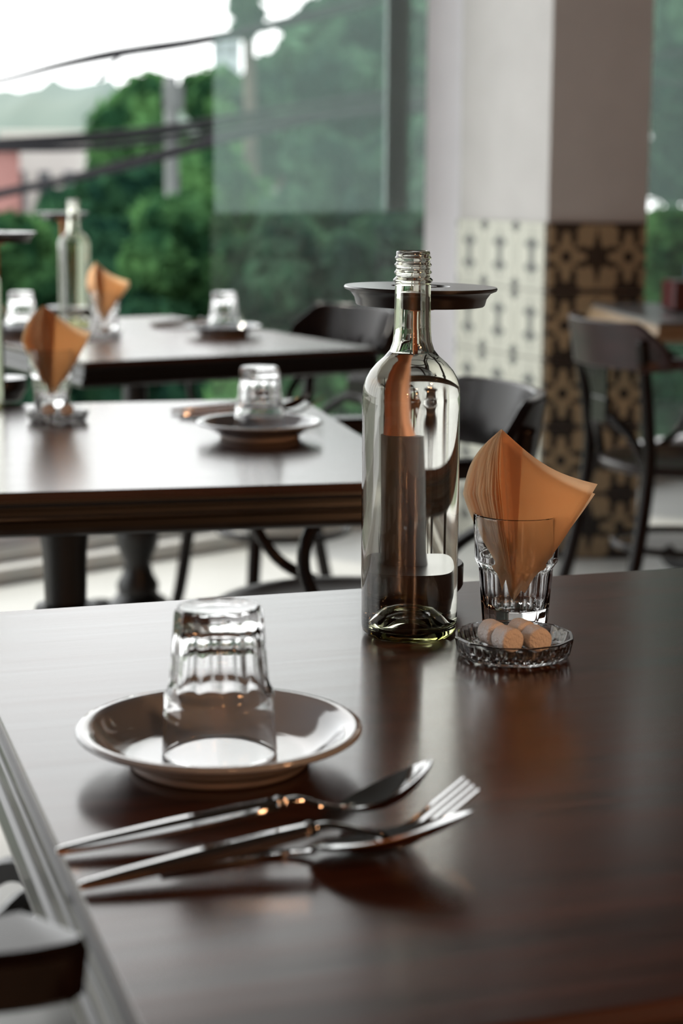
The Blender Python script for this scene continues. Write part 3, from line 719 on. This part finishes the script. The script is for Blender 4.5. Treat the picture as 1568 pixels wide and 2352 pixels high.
def bowl(p0, p1, width, depth, tipz=0.0, thick=0.0009, roll=0.0):
    """oval spoon bowl from root p0 to tip p1"""
    p0, p1 = Vector(p0), Vector(p1); ax = (p1-p0); L = ax.length; ax.normalize()
    side = ax.cross(Vector((0, 0, 1))).normalized(); upv = side.cross(ax)
    R3 = Matrix.Rotation(roll, 3, ax); side = R3 @ side; upv = R3 @ upv
    n, m_ = 24, 16; vs = []; fs = []
    for layer in (0, 1):
        for i in range(n+1):
            s = i/n
            hw = width/2*max(0.0, math.sin(PI*min(1, s**0.85*1.0))**0.62 if 0 < s < 1 else 0.0)
            hw = max(hw, 0.0018 if s < 0.5 else 0.0009)
            for j in range(m_+1):
                q = -1+2*j/m_
                dz = -depth*(1-q*q)*math.sin(PI*s)**0.8 if 0 < s < 1 else 0
                p = p0+ax*(L*s)+side*(hw*q)+upv*(dz-0.0022*math.sin(PI*s))
                if layer: p = p-upv*thick
                vs.append(tuple(p))
    K = (n+1)*(m_+1)
    I = lambda l, i, j: l*K+i*(m_+1)+j
    for i in range(n):
        for j in range(m_):
            fs.append((I(0, i, j), I(0, i+1, j), I(0, i+1, j+1), I(0, i, j+1)))
            fs.append((I(1, i, j), I(1, i, j+1), I(1, i+1, j+1), I(1, i+1, j)))
        for j in (0, m_):
            fs.append((I(0, i, j), I(1, i, j), I(1, i+1, j), I(0, i+1, j)))
    for i in (0, n):
        for j in range(m_): fs.append((I(0, i, j), I(0, i, j+1), I(1, i, j+1), I(1, i, j)))
    return MB().add(vs, fs)
G_CUT = 'steel cutlery on the near table'
sp = thing('spoon', 'steel spoon lying behind the fork, next to the near plate', 'spoon', (-0.033, 0.937, ZT), 0, G_CUT)
def rel(p, o): return (p[0]-o[0], p[1]-o[1], p[2]-o[2])
O = (-0.033, 0.937, ZT)
handle(rel((-0.145, 0.894, 0.7538), O), rel((-0.034, 0.937, 0.7648), O), None).build('handle', M['steel'], sp, True, auto=30)
neck(rel((-0.033, 0.937, 0.765), O), [rel((-0.022, 0.942, 0.7655), O), rel((-0.010, 0.947, 0.7605), O)], rel((0.001, 0.9475, 0.7585), O)).build('neck', M['steel'], sp, True, auto=40)
bowl(rel((-0.001, 0.947, 0.7590), O), rel((0.050, 0.959, 0.7825), O), 0.044, 0.0085, roll=-0.16).build('bowl', M['steel'], sp, True, auto=50)
O = (-0.016, 0.897, ZT)
fk = thing('fork', 'steel four-pronged fork nearest the camera, resting on the small spoon', 'fork', O, 0, G_CUT)
handle(rel((-0.127, 0.847, 0.7538), O), rel((-0.017, 0.897, 0.7648), O), None).build('handle', M['steel'], fk, True, auto=30)
neck(rel((-0.016, 0.897, 0.765), O), [rel((-0.006, 0.901, 0.7660), O), rel((0.008, 0.904, 0.7625), O)], rel((0.022, 0.9065, 0.7582), O)).build('neck', M['steel'], fk, True, auto=40)
# fork head: shoulder and four tines following one curve
ctr = smooth_pts([rel(p, O) for p in ((0.019, 0.9060, 0.7582), (0.030, 0.9085, 0.7565), (0.041, 0.912, 0.7610), (0.055, 0.917, 0.7710), (0.069, 0.922, 0.7815))], 6)
hwid = [0.0035, 0.0060, 0.0085, 0.0103, 0.0112, 0.0116, 0.0118]+[0.0118]*20
mb = MB(); mb.sweep(ctr[:9], lambda i, t: [(hwid[i], -.0008), (hwid[i], .0008), (0, .0004), (-hwid[i], .0008), (-hwid[i], -.0008), (0, -.0012)]); mb.build('head', M['steel'], fk, True, auto=40)
for k in range(4):
    off = (k-1.5)*0.0066
    pts = [Vector(q) for q in ctr[7:]]; ax = (pts[-1]-pts[0]).normalized(); sd = ax.cross(Vector((0, 0, 1))).normalized()
    pts = [q+sd*off for q in pts]
    MB().sweep(pts, lambda i, t: [(a_*(0.0017-0.0008*t), b_*(0.0009-0.0003*t)) for a_, b_ in ((-1, -1), (1, -1), (1, 1), (-1, 1))]).build('tine', M['steel'], fk, True, auto=30)
O = (-0.006, 0.894, ZT)
s2 = thing('spoon', 'steel spoon mostly hidden under the fork, only its wide bowl showing', 'spoon', O, 0, G_CUT)
bowl(rel((-0.016, 0.8965, 0.7560), O), rel((0.0675, 0.8930, 0.7770), O), 0.046, 0.0065, roll=-0.22).build('bowl', M['steel'], s2, True, auto=50)
MB().sweep(smooth_pts([rel(q, O) for q in ((-0.090, 0.8725, 0.7515), (-0.06, 0.886, 0.7515), (-0.03, 0.8985, 0.7518), (-0.012, 0.8968, 0.7536))], 5), lambda i, t: [(-.0022, -.0008), (.0022, -.0008), (.0022, .0008), (-.0022, .0008)]).build('handle', M['steel'], s2, True, auto=40)
# cutlery on the other tables (dark, blurred): same pieces copied
for (dx, dy), words in (((-0.100, 1.765), 'middle'), ((-0.300, 3.375), 'far')):
    for src, kind in ((sp, 'spoon'), (fk, 'fork')):
        dup(src, (src.location.x+dx, src.location.y+dy, ZT), R_(-19), 'steel %s lying beside the plate on the %s table' % (kind, words), 'steel cutlery on the %s table' % words)

# ------------------------------------------------------------------ things on the pale edged table
MB().box((0.96, 4.90, 0.793), (0.20, 0.14, 0.078), 0.05).build('x', M['redlac'])
rb = bpy.data.objects['x']; rb.name = 'condiment_box'; rb.modifiers.new('b', 'BEVEL').width = 0.006
tag(rb, 'dark red condiment box on the pale edged table at the right edge', 'box')
pk = MB().box((0.935, 4.90, 0.855), (0.05, 0.03, 0.040), 0.3).build('blue_packet', M['bluep'], None, bevel=0.006)
tag(pk, 'blue packet sticking out of the dark red condiment box', 'packet')

# ------------------------------------------------------------------ outdoors
gr = MB().box((0, 130, -3.1), (600, 245, 0.2)).build('ground', M['ground']); struct(gr, 'ground outside the window')
gr['category'] = 'ground'
def foliage(name, blobs, n, leaf, m, parent, seed):
    rs = np.random.RandomState(seed); C_ = np.array([b[:3] for b in blobs]); R3 = np.array([b[3] for b in blobs])
    pr = R3**2/np.sum(R3**2); idx = rs.choice(len(blobs), n, p=pr)
    d = rs.normal(size=(n, 3)); d /= np.linalg.norm(d, axis=1)[:, None]
    rad = R3[idx]*(0.60+0.50*rs.rand(n)); c = C_[idx]+d*rad[:, None]*np.array([1, 1, 0.85])
    u = rs.normal(size=(n, 3)); u -= 0.6*d*np.sum(u*d, axis=1)[:, None]; u /= np.linalg.norm(u, axis=1)[:, None]
    v = np.cross(u, d+0.5*rs.normal(size=(n, 3))); v /= np.linalg.norm(v, axis=1)[:, None]
    L = leaf*(0.6+0.8*rs.rand(n))[:, None]
    P4 = np.stack([c-u*L, c+v*L*0.5, c+u*L, c-v*L*0.5], axis=1).reshape(-1, 3)
    me = bpy.data.meshes.new(name); me.vertices.add(n*4); me.vertices.foreach_set('co', P4.ravel())
    me.loops.add(n*4); me.loops.foreach_set('vertex_index', np.arange(n*4)); me.polygons.add(n)
    me.polygons.foreach_set('loop_start', np.arange(n)*4); me.polygons.foreach_set('loop_total', np.full(n, 4)); me.update(); me.validate()
    me.materials.append(m); o = bpy.data.objects.new(name, me); COL.objects.link(o); o.parent = parent; o['kind'] = 'stuff'
    return o
def tree(label, x, y, zc, rx, rz, m, seed, n=5000, leaf=0.10, blobs=14, name='leafy_tree', cat='tree', group='trees outside the window', zbase=-3.0):
    t = thing(name, label, cat, (x, y, zbase), 0, group); rs = random.Random(seed); bl = []
    for k in range(blobs):
        a = rs.random()*2*PI; q = rs.random()**0.5; h = rs.uniform(-1, 1)
        s_ = math.sqrt(max(0.05, 1-h*h))
        bl.append((rx*0.68*q*s_*math.cos(a), rx*0.68*q*s_*math.sin(a), zc-zbase+rz*0.68*h, rs.uniform(0.34, 0.52)*min(rx, rz*1.1)))
    foliage('foliage', bl, n, leaf, m, t, seed)
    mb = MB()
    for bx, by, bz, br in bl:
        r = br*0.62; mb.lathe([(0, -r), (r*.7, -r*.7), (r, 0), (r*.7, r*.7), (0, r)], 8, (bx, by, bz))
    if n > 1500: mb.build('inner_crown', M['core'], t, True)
    MB().tube([(0, 0, 0), (0.05, 0, (zc-zbase)*0.5), (0, 0.03, zc-zbase)], lambda q: 0.12*(1-0.6*q), 8, up=(0, 1, 0)).build('trunk', M['bark'], t, True)
    return t
def X(px, Y): return (px-784)/4216*Y
def Zp(py, Y): return 1.094+(408-py)/4216*Y
spec = [  # label, px, distance, crown centre py, half width px, half height px, material
    ('round bright green shrub in the middle of the left view, behind the far table', 420, 10.0, 600, 190, 130, 'leafA', 9000, .07),
    ('bright green shrub at the left edge, behind the water bottles', 60, 10.5, 620, 170, 110, 'leafA', 7000, .07),
    ('dark green bush between the two bright shrubs', 235, 13.0, 640, 150, 130, 'leafB', 6000, .08),
    ('dark shrub behind the back of the far chair', 690, 10.0, 650, 170, 150, 'leafC', 8000, .06),
    ('dark leafy shrub just left of the pillar', 930, 10.5, 640, 170, 150, 'leafC', 8000, .06),
    ('low green bush seen under the far table', 700, 9.0, 900, 230, 150, 'leafA', 6000, .07),
    ('low dark bush below the bright shrub on the left', 330, 9.5, 850, 260, 150, 'leafB', 6000, .07),
    ('low dark bush beside the pillar foot', 1020, 9.5, 860, 220, 160, 'leafB', 6000, .07),
    ('low bush at the bottom of the left window view', 20, 9.3, 880, 220, 150, 'leafB', 6000, .07),
    ('broad green tree right of the hill, its top against the white sky', 340, 24.0, 330, 150, 150, 'leafA', 9000, .11),
    ('round tree under the pale tower', 500, 22.0, 330, 140, 155, 'leafA', 9000, .11),
    ('dark tree behind the lowest cables', 250, 19.0, 500, 190, 120, 'leafB', 7000, .10),
    ('mid green tree behind the grey pole', 470, 17.5, 480, 160, 130, 'leafA', 7000, .10),
    ('tall grey green tree filling the dusty pane', 830, 15.0, 190, 215, 205, 'leafC', 14000, .09),
    ('large leafy tree left of the pillar, behind the stile', 1010, 17.0, 200, 230, 225, 'leafC', 14000, .10),
    ('tree crown in the lower part of the dusty pane', 720, 14.0, 440, 170, 130, 'leafC', 9000, .08),
    ('tree crown close to the pillar in the dusty pane', 940, 13.0, 430, 170, 150, 'leafC', 9000, .08),
    ('sparse small tree whose twigs reach into the white sky', 570, 18.0, 35, 62, 75, 'leafC', 340, .09),
    ('mid green tree below the gap of white sky', 640, 20.0, 250, 120, 160, 'leafC', 7000, .10),
    ('tall tree added above the view right of the pillar to block sky', 1750, 12.0, -200, 420, 520, 'leafC', 9000, .12),  # added to keep bright sky out of the tabletop reflection
    ('leafy tree seen right of the pillar', 1600, 15.0, 200, 230, 320, 'leafC', 9000, .09),
    ('bright green tree low on the right of the pillar', 1560, 13.0, 620, 170, 130, 'leafA', 8000, .08),
    ('low dark bush on the right of the pillar', 1560, 11.0, 860, 230, 160, 'leafB', 6000, .08),
]
for k, (lab, px, Y, py, hw, hh, mk, n, lf) in enumerate(spec):
    shrub = Y < 13.5 and py > 560
    tree(lab, X(px, Y), Y, Zp(py, Y), hw/4216*Y, hh/4216*Y, M[mk], 30+k, n, lf, 16, 'shrub' if shrub else 'leafy_tree', 'shrub' if shrub else 'tree', 'shrubs outside the window' if shrub else 'trees outside the window')
# wooded hill in the distance
vs = []; fs = []; nx = 60
for i in range(nx+1):
    q = i/nx; x = -75+q*95
    h = 7.0+4.2*math.exp(-((x+38)/16)**2)+5.4*math.exp(-((x+24)/9.0)**2)*0.25+0.5*math.sin(x*0.9)+0.35*math.sin(x*2.3)
    h -= 4.5*max(0, (q-0.62)/0.38)
    vs += [(x, 205, -3), (x, 230, h*0.75), (x, 260, h*1.12+1.2), (x, 320, -3)]
for i in range(nx):
    for j in range(3): fs.append((4*i+j, 4*i+j+1, 4*i+5+j, 4*i+4+j))
hl = MB().add(vs, fs).build('hill', M['hill'], None, True); tag(hl, 'hazy wooded hill on the left horizon', 'hill')
# buildings
def building(label, x0, x1, Y, dpt, z1, mw, floors, cols, loc_name='building'):
    t = thing(loc_name, label, 'building', ((x0+x1)/2, Y+dpt/2, -3), 0, 'buildings beyond the trees'); wd = x1-x0; h = z1+3
    MB().box((0, 0, h/2), (wd, dpt, h)).build('wall', M[mw], t)
    MB().box((0, 0, h+0.06), (wd+0.3, dpt+0.3, 0.16)).build('roof', M['roofm'], t, bevel=0.02)
    for i in range(floors):
        for j in range(cols):
            cx = -wd/2+(j+0.5)*wd/cols; cz = h-(i+0.5)*h/floors
            MB().box((cx, -dpt/2-0.02, cz), (wd/cols*0.45, 0.08, h/floors*0.42)).build('window', M['winm'], t)
    return t
building('long white rendered house below the hill', -7.2, -5.6, 40, 4, Zp(322, 40), 'white', 2, 3)
building('red brick house at the left edge of the view', -7.6, -6.75, 36, 3, Zp(345, 36), 'brick', 3, 2)
building('pale blue tower block against the sky', X(490, 90), X(548, 90), 90, 2.5, Zp(100, 90), 'towerm', 9, 2)
# utility pole and overhead cables
pY = 15.0
po = thing('utility_pole', 'blurred grey concrete utility pole among the trees', 'pole', (X(397, pY), pY, -3))
MB().tube([(0, 0, 0), (0, 0, Zp(185, pY)+3)], lambda q: 0.065-0.01*q, 16, up=(0, 1, 0)).build('shaft', M['concrete'], po, True)
MB().box((0.02, 0, Zp(232, pY)+3), (0.16, 0.10, 0.20)).build('transformer_box', M['concrete'], po, bevel=0.01)
def cable(label, pts, Y, r, n=3, spread=0.035):
    t = thing('overhead_cables', label, 'cable', (X(pts[0][0], Y), Y, Zp(pts[0][1], Y)), 0, 'overhead cables outside')
    o = t.location; rs = random.Random(int(pts[0][1]))
    for k in range(n):
        P_ = [(X(px, Y)-o.x, 0.03*k, Zp(py, Y)-o.z+(k-(n-1)/2)*spread*(0.4+0.6*i/len(pts))+rs.uniform(-.008, .008)) for i, (px, py) in enumerate(pts)]
        MB().tube(smooth_pts(P_, 5), r, 8).build('cable', M['cable'], t, True)
cable('thin overhead cables rising across the white sky', [(-200, 235), (0, 200), (150, 160), (290, 134), (450, 108), (600, 82), (800, 30), (1000, -30)], 9.0, 0.013, 2, 0.03)
cable('thick sagging cable bundle crossing below the hill', [(-200, 350), (0, 340), (200, 332), (400, 312), (560, 285), (800, 250), (1100, 215)], 8.6, 0.013, 3, 0.045)
cable('lowest cable bundle rising from the left edge', [(-200, 500), (0, 452), (150, 415), (300, 378), (450, 340), (600, 300), (800, 262), (1100, 240)], 8.3, 0.014, 2, 0.035)
cable('overhead cables seen right of the pillar', [(1420, 170), (1500, 165), (1600, 158), (1800, 140)], 9.2, 0.010, 2, 0.25)
cable('short loose cable hanging from the thin cables', [(290, 136), (270, 158), (246, 182), (232, 196)], 9.03, 0.008, 2, 0.02)
